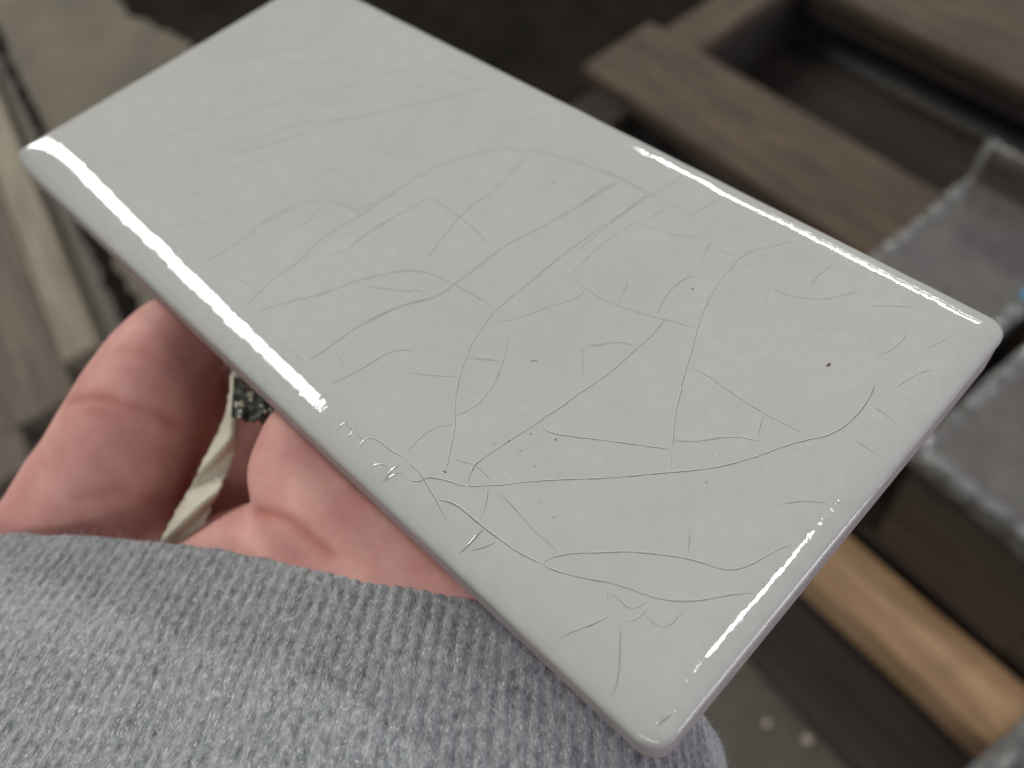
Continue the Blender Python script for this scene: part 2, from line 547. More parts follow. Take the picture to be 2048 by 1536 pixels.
def contour(d, wob=0.0):
    """closed loop of (u, v) at pillow distance d"""
    u0, u1 = d * EF['ab'], LM - d * EF['cd']
    v0, v1 = d * EF['ad'], WM - d * EF['bc']
    rs = [max(x - d * 0.5, 0.4) for x in (1.3, 3.2, 3.2, 2.4)]
    NS, NL, NC = 26, 54, 8
    pts = []
    def arc(cx, cy, a0, r):
        for k in range(NC + 1):
            a = math.radians(a0 + 90.0 * k / NC)
            pts.append((cx + r * math.cos(a), cy + r * math.sin(a)))
    def line(p, q, n):
        for k in range(1, n):
            pts.append((p[0] + (q[0] - p[0]) * k / n, p[1] + (q[1] - p[1]) * k / n))
    ra, rd, rc, rb = rs
    arc(u0 + ra, v0 + ra, 180, ra); line((u0 + ra, v0), (u1 - rd, v0), NL)
    arc(u1 - rd, v0 + rd, 270, rd); line((u1, v0 + rd), (u1, v1 - rc), NS)
    arc(u1 - rc, v1 - rc, 0, rc); line((u1 - rc, v1), (u0 + rb, v1), NL)
    arc(u0 + rb, v1 - rb, 90, rb); line((u0, v1 - rb), (u0, v0 + ra), NS)
    return [(u, v * (1 + (ef_ad(u) - 1) * max(0.0, 1 - v / (WM * 0.6)))) for (u, v) in pts]
vs, fs = [], []
loops = []
PRZ = list(PROF_Z)
for d, z in zip(PROF_D, PRZ):
    lp = []
    for (u, v) in contour(d):
        w = 0.0
        if d < 7.5:
            w = 0.075 * mnoise.noise(Vector((u * 0.16, v * 0.16, 1.7))) * min(1, (8 - d) / 5) + 0.012 * mnoise.noise(Vector((u * 0.9, v * 0.9, 4.1))) * min(1, (8 - d) / 5)
        lp.append(len(vs)); vs.append((u / 1000, v / 1000, (T_T * 1000 + z * edge_f(u, v) + w) / 1000))
    loops.append(lp)
GLZ_END = 0.5                                    # glaze runs a little way down the side
lp = []
for (u, v) in contour(0.0):
    zz = T_T * 1000 + PRZ[-1] * edge_f(u, v) - GLZ_END - 0.25 * mnoise.noise(Vector((u * 0.2, v * 0.2, 9.0)))
    lp.append(len(vs)); vs.append((u / 1000, v / 1000, zz / 1000))
loops.append(lp)
n = len(loops[0])
fs.append(tuple(loops[0]))
for a, b in zip(loops, loops[1:]):
    for k in range(n):
        fs.append((a[k], b[k], b[(k + 1) % n], a[(k + 1) % n]))
glz = mesh_obj('glazed_face', vs, fs, GLAZE, tile, True)
# bisque body
vs, fs = [], []
loops = []
for ins, z in ((0.12, None), (0.12, 0.7), (0.35, 0.25), (0.9, 0.0)):
    lp = []
    c0 = contour(0.0)
    for (u, v) in c0:
        cu, cv = (u - LM / 2) / (LM / 2), (v - WM / 2) / (WM / 2)
        uu = u - ins * max(-1, min(1, cu * 1.0)) ; vv = v - ins * max(-1, min(1, cv * 1.0))
        lp.append(len(vs)); vs.append((uu / 1000, vv / 1000, (z if z is not None else T_T * 1000 + PRZ[-1] * edge_f(u, v) - 0.1) / 1000))
    loops.append(lp)
for a, b in zip(loops, loops[1:]):
    for k in range(n):
        fs.append((a[k], b[k], b[(k + 1) % n], a[(k + 1) % n]))
fs.append(tuple(reversed(loops[-1])))
body = mesh_obj('bisque_body', vs, fs, BISQUE, tile, True)

# craze lines: fine raised lips in the glaze, one object each
CRACKS = [
 (0.35,[(3.3,41.5),(13.1,45.8),(18.4,51.6),(23.1,57.0)]),
 (0.30,[(21.1,49.7),(27.9,52.7),(31.0,58.3),(36.4,61.5)]),
 (0.35,[(19.2,34.6),(23.0,40.7),(28.5,46.3),(30.5,55.1),(38.1,58.1)]),
 (0.40,[(21.9,29.5),(26.4,34.9),(31.0,41.0),(34.7,47.4),(38.4,50.6),(40.1,55.4),(43.7,62.0),(46.5,66.3),(51.9,66.7),(58.5,68.1)]),
 (0.30,[(35.8,44.4),(40.8,46.9),(43.8,50.2)]),
 (0.45,[(36.5,26.4),(39.8,31.3),(42.6,36.9),(44.9,43.7),(48.5,47.8),(51.0,52.8),(56.2,59.1),(59.6,65.2),(62.3,68.2)]),
 (0.40,[(39.2,22.1),(41.6,26.8),(45.0,32.2)]),
 (0.35,[(46.5,58.5),(50.5,60.5),(56.2,62.7)]),
 (0.35,[(20.1,10.5),(23.8,14.3),(27.5,19.0)]),
 (0.40,[(21.7,20.3),(25.1,28.0),(28.3,34.6),(33.0,41.2)]),
 (0.40,[(34.0,25.4),(37.4,33.0),(39.6,38.1),(44.2,43.5),(49.4,49.4)]),
 (0.35,[(33.3,11.8),(38.3,15.2),(42.5,18.0)]),
 (0.35,[(44.4,9.5),(48.1,13.7),(49.7,18.1)]),
 (0.50,[(56.6,19.4),(57.3,23.5),(58.8,27.7),(60.9,29.8),(65.3,31.4),(68.5,31.7)]),
 (0.45,[(56.0,8.0),(56.7,11.9),(56.8,16.2),(56.1,21.3),(57.7,26.0)]),
 (0.50,[(61.2,29.6),(62.3,25.6),(62.5,22.7)]),
 (0.35,[(53.6,24.6),(55.1,29.8),(54.9,33.9),(57.1,37.4)]),
 (0.65,[(69.4,7.0),(69.1,9.5),(68.4,13.9),(68.5,19.2),(67.6,23.4),(67.8,26.9),(68.4,32.1),(69.3,39.3)]),
 (0.55,[(71.5,22.8),(72.9,25.9),(72.6,29.8),(73.4,34.2)]),
 (0.35,[(61.8,9.9),(67.6,10.2),(70.0,10.5)]),
 (0.55,[(66.3,30.9),(68.2,35.4),(69.0,42.2),(70.0,48.0),(72.0,52.3),(74.4,55.7),(76.9,58.1),(81.5,60.5),(86.2,62.0),(91.8,63.0),(96.6,63.6),(102.3,63.6)]),
 (0.50,[(72.3,26.0),(72.9,33.0),(74.0,38.1),(74.2,41.7)]),
 (0.40,[(68.7,28.9),(68.6,35.3)]),
 (0.40,[(57.9,43.7),(61.6,44.5),(66.1,46.5)]),
 (0.45,[(74.4,41.5),(77.8,41.5),(81.9,41.3),(86.2,40.8),(90.1,39.9)]),
 (0.55,[(84.6,31.6),(83.5,35.1),(82.6,38.4),(81.9,41.3),(81.6,45.2),(81.8,49.7),(81.2,53.7),(80.3,58.5)]),
 (0.35,[(80.6,61.1),(80.8,63.5)]),
 (0.85,[(87.0,16.7),(87.9,20.6),(89.2,23.8),(91.0,26.4),(91.7,28.8),(91.7,30.9),(92.0,34.3),(92.1,39.5),(92.7,43.5),(93.8,47.6),(94.9,52.5),(96.0,58.9),(96.7,62.8)]),
 (0.90,[(100.9,28.5),(100.3,31.4),(100.3,35.1),(100.4,38.8),(100.4,42.6),(100.7,48.2),(101.2,53.0),(101.9,59.2),(102.1,63.1),(102.2,64.0)]),
 (0.75,[(104.3,42.6),(103.8,46.0),(103.7,50.2),(103.8,53.4),(104.5,56.7),(104.9,58.3)]),
 (0.80,[(101.4,29.8),(103.4,31.4),(104.6,33.8),(106.1,37.2),(107.6,39.9),(108.0,42.7)]),
 (0.45,[(100.8,42.5),(103.2,42.5),(105.9,42.8),(108.0,42.7)]),
 (0.65,[(95.2,54.1),(95.5,58.0),(96.2,62.8)]),
 (0.70,[(101.5,47.2),(101.7,50.9),(101.8,56.2),(102.3,59.9),(102.6,63.8),(103.5,67.1),(103.6,71.0)]),
 (0.60,[(105.8,58.9),(106.0,61.1),(106.4,63.8)]),
 (0.60,[(110.0,62.5),(110.7,65.5),(111.3,68.8),(111.7,71.2)]),
 (0.45,[(92.9,63.8),(97.7,63.9),(102.6,63.8),(106.2,63.7),(109.9,64.1)]),
 (0.60,[(109.2,58.5),(111.4,59.3),(113.3,60.4),(114.3,61.9)]),
 (0.40,[(104.5,57.9),(107.3,58.1),(109.6,58.7)]),
 (0.75,[(127.7,40.2),(127.0,42.1),(124.8,46.5),(123.5,49.5),(122.5,52.5),(121.8,55.5),(121.5,58.6),(121.3,61.0),(121.7,63.2),(123.6,66.0),(125.1,68.5),(126.1,70.0)]),
 (0.55,[(117.4,57.5),(116.5,59.4),(116.2,61.5)]),
 (0.45,[(116.9,60.5),(119.1,60.8),(120.8,61.0)]),
 (0.75,[(107.1,41.9),(107.9,42.6),(110.7,42.7),(114.1,43.3),(117.5,44.3),(120.7,45.5),(123.5,46.5),(124.7,46.9)]),
 (0.75,[(113.1,43.5),(112.3,45.7),(111.4,47.9)]),
 (0.85,[(118.8,45.3),(117.9,47.4),(117.5,49.6),(117.4,51.7),(117.7,53.3),(118.6,54.6)]),
 (0.60,[(127.9,59.2),(128.6,57.1),(129.1,56.2)]),
 (0.50,[(127.9,59.2),(130.0,59.3),(132.6,60.3),(134.8,61.9),(136.4,64.1),(137.6,66.1)]),
 (0.50,[(132.1,62.8),(131.8,64.7),(132.0,66.9),(132.3,69.0)]),
 (0.40,[(134.0,67.5),(134.7,69.4),(135.4,70.4)]),
 (0.70,[(114.6,34.5),(116.2,36.4),(117.9,38.2),(120.2,39.2)]),
 (0.40,[(114.6,34.5),(116.3,32.5),(117.8,30.9)]),
 (0.85,[(72.1,7.2),(72.3,8.7),(74.5,12.5),(76.6,15.7),(78.0,18.7),(79.3,21.7),(81.2,24.6),(83.1,27.3),(85.6,29.3),(88.6,30.3),(91.6,30.8)]),
 (0.60,[(81.1,21.8),(84.2,23.6),(87.5,25.5),(87.9,26.4),(90.3,26.9)]),
 (0.50,[(91.6,30.8),(95.8,31.2),(99.4,31.6)]),
 (0.90,[(85.8,6.8),(86.2,10.5),(86.5,15.3),(87.3,19.2),(88.6,22.8),(90.8,26.5)]),
 (0.85,[(91.7,6.3),(92.4,8.9),(93.2,11.9),(93.7,15.0),(94.6,17.0),(96.8,18.8)]),
 (0.40,[(87.7,11.0),(90.0,10.3),(91.9,9.8)]),
 (0.75,[(98.5,15.3),(101.5,17.1),(104.7,19.5)]),
 (0.50,[(103.1,22.5),(105.3,23.8),(107.5,25.1)]),
 (0.60,[(73.6,6.9),(80.4,6.7),(86.2,6.7)]),
 (0.70,[(95.0,4.3),(95.4,6.0)]),
 (0.70,[(94.2,1.7),(93.9,3.0),(94.1,4.1)]),
 (0.70,[(98.5,2.3),(98.0,3.7),(98.5,4.9)]),
 (0.70,[(100.4,2.1),(100.1,3.3),(100.4,4.4)]),
 (0.80,[(103.1,1.7),(102.8,2.9),(102.4,4.0),(102.7,4.8),(104.2,5.4),(106.5,5.5),(108.7,5.9)]),
 (0.80,[(108.8,6.1),(108.2,8.2),(108.2,10.6),(109.0,12.5),(110.3,14.0)]),
 (0.70,[(106.1,1.4),(106.4,2.8),(107.3,3.5),(108.4,3.6)]),
 (0.80,[(109.0,1.6),(108.7,3.4),(109.0,4.6),(109.6,5.3)]),
 (0.50,[(109.1,2.0),(109.5,3.5),(110.3,4.3)]),
 (0.80,[(108.7,5.9),(110.5,5.8),(112.1,5.8),(114.4,5.2),(116.5,4.6)]),
 (0.40,[(91.8,4.1),(96.4,4.2),(101.0,4.1),(102.8,4.2)]),
 (1.00,[(118.0,8.7),(117.3,9.7),(116.7,11.2),(116.8,12.7),(117.2,15.0),(117.6,17.4),(118.2,20.0),(118.6,22.5),(119.1,25.3),(119.5,28.4),(120.0,31.4),(120.4,34.5),(120.4,38.2),(120.6,41.3),(120.4,43.8),(120.2,45.4)]),
 (0.80,[(100.8,29.5),(101.2,27.4),(102.1,24.7),(103.2,22.5),(104.6,20.1),(106.5,17.5),(109.1,14.7),(110.2,13.8),(112.0,11.5),(114.0,8.8),(114.6,7.9)]),
 (0.75,[(105.4,28.8),(107.3,26.0),(108.9,23.3),(109.8,20.6),(110.2,18.1),(109.8,16.5),(109.2,14.6)]),
 (0.60,[(103.3,22.4),(105.3,24.0),(107.7,25.3)]),
 (0.85,[(119.2,20.9),(121.2,21.4),(123.9,23.0),(127.2,25.1),(130.6,27.2),(134.1,29.3)]),
 (0.80,[(124.9,46.5),(126.2,43.6),(127.7,40.4),(129.5,36.9),(131.3,33.6),(133.3,30.6),(134.2,29.1)]),
 (0.35,[(134.2,29.1),(136.0,26.8)]),
 (0.70,[(114.7,34.6),(116.3,36.2),(118.0,38.2),(120.2,39.0)]),
 (0.45,[(114.7,34.6),(116.4,32.2),(118.5,30.1)]),
 (0.70,[(113.7,9.9),(115.5,10.8),(117.0,11.3),(118.8,11.3),(120.3,10.9)]),
 (0.75,[(133.4,30.4),(135.3,31.9),(138.1,35.0)]),
 (1.00,[(111.7,4.2),(112.9,4.9),(113.2,5.9),(114.2,6.6),(115.8,7.4),(117.7,8.2),(119.6,9.8),(121.4,11.6),(123.9,14.4),(126.5,17.0),(130.5,20.8),(134.2,24.7),(138.5,29.3)]),
 (1.00,[(134.3,24.8),(137.4,28.1),(140.1,31.3),(142.5,35.2),(144.1,38.4),(145.7,41.1),(147.2,43.2),(148.1,45.9),(148.3,48.9),(148.1,51.3),(147.4,54.1)]),
 (0.70,[(127.6,40.7),(130.3,41.3),(133.2,41.2),(136.7,41.1),(140.0,41.2),(142.6,41.5),(144.2,41.7),(145.2,42.4)]),
 (0.70,[(139.7,41.2),(140.2,39.4),(141.2,37.5)]),
 (0.80,[(133.4,30.6),(135.4,32.1),(137.2,34.3),(139.5,36.3),(142.0,37.5)]),
 (0.50,[(148.7,50.7),(151.2,50.5),(153.4,50.1)]),
 (0.50,[(149.7,45.0),(152.2,44.9),(154.1,44.9)]),
 (0.70,[(149.6,54.5),(150.2,57.0),(150.9,59.0),(151.8,60.3)]),
 (0.70,[(145.1,57.9),(146.0,59.3),(146.3,60.8),(146.4,62.5),(146.0,63.8)]),
 (0.70,[(149.2,62.3),(150.0,64.2),(150.8,66.4)]),
 (0.60,[(139.9,64.4),(141.6,65.9),(144.9,68.3)]),
 (0.90,[(148.4,31.5),(149.2,32.7),(150.4,34.0),(152.2,35.4),(153.6,36.6)]),
 (0.60,[(116.7,11.0),(117.3,9.6),(118.0,8.5)]),
 (0.50,[(120.2,10.2),(121.3,9.2),(122.3,7.6),(122.8,6.3)]),
 (0.55,[(121.9,10.6),(125.5,10.2),(129.1,9.7),(131.5,9.8),(133.0,9.4)]),
 (1.00,[(116.6,4.5),(117.4,5.2),(118.7,5.7),(120.6,5.9),(124.0,6.0),(126.9,6.2),(129.5,6.5),(132.7,7.3)]),
 (0.60,[(113.2,5.6),(115.0,5.1),(116.6,4.6),(118.9,3.8),(120.2,3.4)]),
 (0.95,[(123.7,1.6),(123.9,3.3),(123.9,4.8),(124.0,6.0)]),
 (0.60,[(124.7,2.8),(125.7,4.4),(126.5,6.0)]),
 (0.40,[(117.2,11.5),(119.2,11.2),(120.6,10.8)]),
 (1.00,[(132.6,7.2),(132.6,8.2),(133.2,9.3),(134.3,10.7),(136.4,12.7),(138.9,15.1),(141.6,17.1),(144.2,18.8),(146.0,19.7),(147.6,20.3),(149.0,21.2),(150.0,22.5),(150.9,24.7),(151.7,27.0),(152.7,29.5)]),
 (1.00,[(132.6,7.2),(134.4,7.8),(137.2,9.2),(139.6,10.7),(141.8,11.7),(144.4,12.7),(145.9,13.5),(147.3,14.6),(148.8,16.1),(150.3,18.1),(151.9,20.0),(153.8,21.7)]),
 (0.50,[(142.7,22.0),(143.6,20.6),(144.5,19.2)]),
 (0.80,[(140.0,10.2),(141.2,8.7)]),
 (0.80,[(140.6,9.8),(141.9,10.1),(143.4,10.0),(144.1,10.8),(144.5,12.3)]),
 (0.90,[(139.7,1.1),(140.3,3.4),(141.4,5.4),(142.2,7.2),(142.6,8.2)]),
 (0.70,[(143.9,8.1),(144.2,8.6),(144.9,9.6),(145.0,10.9),(145.1,12.3)]),
 (0.50,[(145.4,10.5),(146.6,10.5),(147.5,10.7),(148.1,11.7),(148.1,13.0),(148.2,14.1)]),
 (0.55,[(143.9,8.0),(145.0,6.6),(146.5,4.7),(147.8,2.7),(148.2,1.2)]),
 (0.70,[(153.6,2.4),(153.8,3.6),(154.2,4.9),(155.0,4.6)]),
]
SPECKS = [(141.5,52.7,0.55),(111.0,28.2,0.40),(119.7,52.2,0.30),(88.5,56.4,0.30),(66.2,46.7,0.40),(114.5,8.0,0.30),(117.5,16.7,0.25),(119.0,19.4,0.20),(122.0,20.8,0.25),(119.7,16.6,0.15),(108.8,23.4,0.20),(100.9,28.7,0.25),(138.9,44.2,0.20),(116.4,15.1,0.30),(122.7,16.2,0.25),(129.4,12.6,0.25),(126.9,12.9,0.20),(49.4,17.4,0.40),(46.8,34.4,0.35),(89.2,61.7,0.20),(140.2,28.4,0.30),(128.9,38.0,0.15)]
GLINTS = [(113.2,24.8),(115.9,24.0),(110.3,15.8),(117.9,13.1),(118.1,8.5),(121.7,12.7),(138.9,32.2),(131.7,39.6)]

DD = Vector((0.64, -0.77, 0))                    # tile direction of the side of each lip painted dark
for ci, (s, pts) in enumerate(CRACKS):
    line, ln = resample(catmull([(u, v, 0) for u, v in pts], 6), 0.7)
    rnd = random.Random(ci)
    hw_l, hw_d = 0.05 + 0.075 * s, 0.105 + 0.07 * s
    h = 0.005 + 0.018 * s
    far = sum(p[0] for p in pts) / len(pts) < 100
    if far: hw_d *= 0.78
    vs, fs, idx = [], [], []
    m = len(line)
    for i, q in enumerate(line):
        t = (line[min(i + 1, m - 1)] - line[max(i - 1, 0)]).normalized()
        nv = Vector((-t.y, t.x, 0))
        if nv.dot(DD) < 0: nv = -nv
        if i and last.dot(nv) < 0: nv = -nv
        last = nv
        tap = min(1, (i + 0.35) / 2.0, (m - 1 - i + 0.35) / 2.0)
        var = tap * (0.75 + 0.5 * rnd.random())
        q = q + nv * 0.05 * mnoise.noise(Vector((q.x * 1.1, q.y * 1.1, ci)))
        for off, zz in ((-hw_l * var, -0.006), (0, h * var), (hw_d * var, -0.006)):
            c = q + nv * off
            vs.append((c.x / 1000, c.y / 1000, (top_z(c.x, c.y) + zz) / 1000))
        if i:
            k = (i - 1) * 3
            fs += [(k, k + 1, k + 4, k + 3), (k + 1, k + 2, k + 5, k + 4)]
            idx += [0, 1]  # pale side and dark side: relief shading put into colour
    mats = [CR_LIT, CR_FAINT if s < 0.5 else (CR_MID if s < 0.85 else CR_DARK)]
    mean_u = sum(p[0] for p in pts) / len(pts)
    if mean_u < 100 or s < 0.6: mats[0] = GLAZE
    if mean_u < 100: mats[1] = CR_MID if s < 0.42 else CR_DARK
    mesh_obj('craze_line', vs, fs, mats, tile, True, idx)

for k, (u, v, r) in enumerate(SPECKS):
    rnd = random.Random(k + 50)
    nseg = 9
    ang = rnd.uniform(0, 3.14)
    el = 2.6 if k == 1 else 1.35
    vs = [(u / 1000, v / 1000, (top_z(u, v) + 0.02) / 1000)]
    for i in range(nseg):
        a = 2 * math.pi * i / nseg
        rr = r * (0.75 + 0.5 * rnd.random()) * (0.55 if k == 1 else 0.62)
        x, y = rr * el * math.cos(a), rr / el * math.sin(a)
        X, Y = x * math.cos(ang) - y * math.sin(ang), x * math.sin(ang) + y * math.cos(ang)
        vs.append(((u + X) / 1000, (v + Y) / 1000, (top_z(u + X, v + Y) + 0.004) / 1000))
    fs = [(0, 1 + i, 1 + (i + 1) % nseg) for i in range(nseg)]
    mesh_obj('speck', vs, fs, SPECK_SOFT if k in (4, 11, 12, 13, 14, 15, 16, 17, 18, 19, 20) else SPECK, tile)
for k, (u, v) in enumerate(GLINTS):
    bm = bmesh.new()
    bmesh.ops.create_icosphere(bm, subdivisions=2, radius=0.00011)
    bmesh.ops.translate(bm, vec=(u / 1000, v / 1000, top_z(u, v) / 1000), verts=bm.verts)
    me = bpy.data.meshes.new('glint_bump'); bm.to_mesh(me); bm.free(); me.materials.append(GLINT)
    me.polygons.foreach_set('use_smooth', [True] * len(me.polygons))
    o = bpy.data.objects.new('glint_bump', me); COL.objects.link(o); o.parent = tile

# ------------------------------------------------------------------ hand
def skin_mat():
    M = Mat('skin')
    v = M.coords('Object')
    a = M.noise(v, 95, 4, 0.6)
    b = M.noise(v, 230, 5, 0.65)
    c = M.ramp(a, [(0.36, (0.56, 0.27, 0.235)), (0.64, (0.68, 0.375, 0.32))])
    c = M.mix(M.ramp(b, [(0.42, (0, 0, 0)), (0.75, (0.4,) * 3)]), c, (0.58, 0.24, 0.21))
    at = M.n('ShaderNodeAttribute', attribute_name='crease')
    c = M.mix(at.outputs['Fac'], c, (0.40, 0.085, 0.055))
    M.base(c)
    M.set(Roughness=0.62)
    M.b.inputs['Subsurface Weight'].default_value = 0.22
    M.b.inputs['Subsurface Radius'].default_value = (1.0, 0.35, 0.2)
    M.b.inputs['Subsurface Scale'].default_value = 0.003
    M.b.inputs['Specular IOR Level'].default_value = 0.35
    v2 = M.coords('Object', (1, 1, 1))
    f = M.noise(v2, 900, 3, 0.6)
    g = M.noise(v2, 2400, 2, 0.5)
    n1 = M.bump(f, 0.00010, 0.6)
    M.link(M.bump(g, 0.00004, 0.5, n1), M.b.inputs['Normal'])
    return M.m
SKIN = skin_mat()

def chain(bm, pts):
    """union of spheres along a tapered chain; pts = [(Vector, radius)]"""
    for (a, ra), (b, rb) in zip(pts, pts[1:]):
        n = max(2, int((b - a).length / (min(ra, rb) * 0.28)))
        for k in range(n + 1):
            t = k / n
            s = t * t * (3 - 2 * t)
            bmesh.ops.create_icosphere(bm, subdivisions=3, radius=ra + (rb - ra) * s,
                                       matrix=Matrix.Translation(a.lerp(b, t)))
bm = bmesh.new()
# thumb
chain(bm, [(P(60, 1330, .166), .0172), (P(125, 1150, .161), .0166), (P(182, 1030, .157), .0146), (P(235, 915, .154), .0127),
           (P(283, 815, .153), .0118), (P(318, 745, .1535), .0107), (P(350, 690, .1545), .0092), (P(362, 668, .1555), .0078)])
# thumb web, thenar and palm
chain(bm, [(P(130, 1190, .164), .0130), (P(330, 1200, .160), .0130), (P(560, 1180, .152), .0130)])
chain(bm, [(P(400, 1190, .150), .0125), (P(520, 1145, .1435), .0122), (P(640, 1130, .137), .0125), (P(800, 1180, .1305), .0125), (P(960, 1260, .128), .0125)])
chain(bm, [(P(622, 890, .1395), .0085), (P(625, 950, .1380), .0105), (P(665, 1040, .1345), .0115), (P(760, 1090, .1325), .0120), (P(900, 1200, .1290), .0125)])
chain(bm, [(P(700, 960, .142), .0120), (P(850, 1100, .139), .0150), (P(1000, 1250, .137), .0150)])
chain(bm, [(P(250, 960, .168), .0120), (P(430, 930, .175), .0130), (P(600, 960, .168), .0140)])
chain(bm, [(P(250, 1080, .174), .0120), (P(430, 1060, .180), .0140), (P(600, 1070, .168), .0140)])
chain(bm, [(P(350, 830, .168), .0110), (P(470, 840, .173), .0130), (P(640, 890, .170), .0130)])
for u in (84, 101, 118, 133):
    chain(bm, [(TP(u + 8, -12, -34), .0125), (TP(u, 14, -30), .0110)])
# fingers curl under the tile and press up against its back
for u, ln, r in ((76, 1.0, .0088), (94, 1.08, .0090), (113, 1.02, .0086), (130, 0.86, .0076)):
    chain(bm, [(TP(u + 4, 8, -30), r * 1.18), (TP(u, 30 * ln, -34), r * 1.05), (TP(u - 2, 46 * ln, -30), r), (TP(u - 3, 56 * ln, -20), r * 0.95),
               (TP(u - 4, 54 * ln, -T_T * 1000 - r * 1000 * 0.85), r * 0.82)])
# wrist and forearm inside the sleeve
chain(bm, [(P(480, 1260, .150), .0180), (P(430, 1480, .146), .0190), (P(330, 1900, .128), .0200)])
chain(bm, [(P(760, 1290, .148), .0180), (P(820, 1500, .146), .0190), (P(800, 1950, .128), .0200)])
me = bpy.data.meshes.new('hand_src'); bm.to_mesh(me); bm.free()
ho = bpy.data.objects.new('hand_src', me); COL.objects.link(ho)
rm = ho.modifiers.new('remesh', 'REMESH'); rm.mode = 'VOXEL'; rm.voxel_size = 0.0009; rm.use_smooth_shade = True
sm = ho.modifiers.new('smooth', 'SMOOTH'); sm.factor = 0.5; sm.iterations = 26
dg = bpy.context.evaluated_depsgraph_get()
hand_me = bpy.data.meshes.new_from_object(ho.evaluated_get(dg))
bpy.data.objects.remove(ho)
hand_me.name = 'hand'
# creases
CREASES = [([(128, 806), (197, 798), (250, 811), (304, 824), (350, 850)], 0.00035, 0.42, 9), ([(165, 822), (230, 832), (290, 836)], 0.0002, 0.25, 6),
           ([(520, 1026), (560, 1034), (590, 1050), (625, 1080), (660, 1110)], 0.00045, 0.5, 9), ([(150, 1000), (230, 985), (320, 1000)], 0.00025, 0.2, 9),
           ([(250, 700), (300, 712), (350, 740)], 0.0002, 0.15, 8)]
hand_me.materials.clear(); hand_me.materials.append(SKIN)
co = np.empty(len(hand_me.vertices) * 3); hand_me.vertices.foreach_get('co', co); co = co.reshape(-1, 3)
no = np.empty(len(hand_me.vertices) * 3); hand_me.vertices.foreach_get('normal', no); no = no.reshape(-1, 3)
rel = co - np.array(EYE)
zc = rel @ np.array(FWD)
px = rel @ np.array(RIGHT) / zc * FPX + 1024
py = rel @ np.array(DOWN) / zc * FPX + 768
facing = np.einsum('ij,ij->i', no, rel) < 0
att = np.zeros(len(co))
for pts, depth, red, wpx in CREASES:
    cl = catmull([(a, b, 0) for a, b in pts], 8)
    A = np.array([(p.x, p.y) for p in cl])
    d = np.full(len(co), 1e9)
    for i, (p, q) in enumerate(zip(A, A[1:])):
        ab = q - p
        t = np.clip(((px - p[0]) * ab[0] + (py - p[1]) * ab[1]) / (ab @ ab), 0, 1)
        d = np.minimum(d, np.hypot(px - p[0] - t * ab[0], py - p[1] - t * ab[1]))
    f = np.exp(-(d / wpx) ** 2) * facing * (zc < 0.150)
    co -= no * (f * depth)[:, None]
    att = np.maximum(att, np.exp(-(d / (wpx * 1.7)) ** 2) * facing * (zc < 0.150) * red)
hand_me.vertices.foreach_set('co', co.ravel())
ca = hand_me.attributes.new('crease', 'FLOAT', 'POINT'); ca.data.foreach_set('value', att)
hand_me.polygons.foreach_set('use_smooth', [True] * len(hand_me.polygons))
hand_me.update()
person = bpy.data.objects.new('person', hand_me)
COL.objects.link(person)
tag(person, 'pink bare hand palm up under the tile, thumb at the left', 'person')

# ------------------------------------------------------------------ sleeve (clothing)
def knit_mat():
    M = Mat('heather_grey_rib_knit')
    tc = M.n('ShaderNodeTexCoord')
    def uvs(sx, sy):
        mp = M.n('ShaderNodeMapping'); mp.inputs['Scale'].default_value = (sx, sy, 1)
        M.link(tc.outputs['UV'], mp.inputs[0]); return mp.outputs[0]
    h1 = M.noise(uvs(1150, 520), 1.0, 4, 0.65)        # heather flecks drawn along the ribs
    h2 = M.noise(uvs(3600, 1500), 1.0, 3, 0.6)
    h3 = M.noise(uvs(240, 90), 1.0, 3, 0.5)
    c = M.ramp(h1, [(0.32, (0.10, 0.105, 0.115)), (0.46, (0.25, 0.265, 0.28)), (0.58, (0.36, 0.375, 0.385)), (0.70, (0.53, 0.53, 0.51))])
    c = M.mix(M.ramp(h2, [(0.46, (0.0,) * 3), (0.64, (0.6,) * 3)]), c, (0.15, 0.16, 0.17))
    c = M.mix(M.ramp(h3, [(0.4, (0, 0, 0)), (0.75, (0.35,) * 3)]), c, (0.48, 0.485, 0.485))
    hv = M.noise(uvs(2600, 1000), 1.0, 2, 0.5)
    c = M.mix(M.ramp(hv, [(0.60, (0.0,) * 3), (0.70, (0.75,) * 3)]), c, (0.66, 0.645, 0.575))
    M.base(c)
    M.set(Roughness=0.95)
    M.b.inputs['Specular IOR Level'].default_value = 0.1
    M.b.inputs['Sheen Weight'].default_value = 0.25
    w = M.n('ShaderNodeTexWave', wave_type='BANDS', bands_direction='X', wave_profile='SIN')
    w.inputs['Scale'].default_value = 1.0; w.inputs['Distortion'].default_value = 1.5
    w.inputs['Detail'].default_value = 1.0
    M.link(uvs(300, 300), w.inputs['Vector'])
    n1 = M.bump(h2, 0.00035, 0.9)
    n2 = M.bump(h1, 0.0002, 0.6, n1)
    M.link(n2, M.b.inputs['Normal'])
    return M.m
KNIT = knit_mat()
EDGE = [(-190, 1075, .148), (0, 1060, .1420), (250, 1068, .1350), (500, 1108, .1275), (750, 1150, .1205), (920, 1190, .1180), (1150, 1268, .1175),
        (1330, 1360, .1200), (1425, 1450, .1270), (1430, 1560, .145), (1250, 1580, .172), (700, 1480, .188), (100, 1380, .195), (-260, 1220, .180)]
FORE = cam2w(0.084, -0.584, 0.806).normalized()     # along the forearm towards the fingers
ring = [P(*e) for e in EDGE]
ring = catmull(ring, 12, True)
ring, circ = resample(ring, 0.00034, True)
nr = len(ring)
cen = sum(ring, Vector()) / nr
outw = []
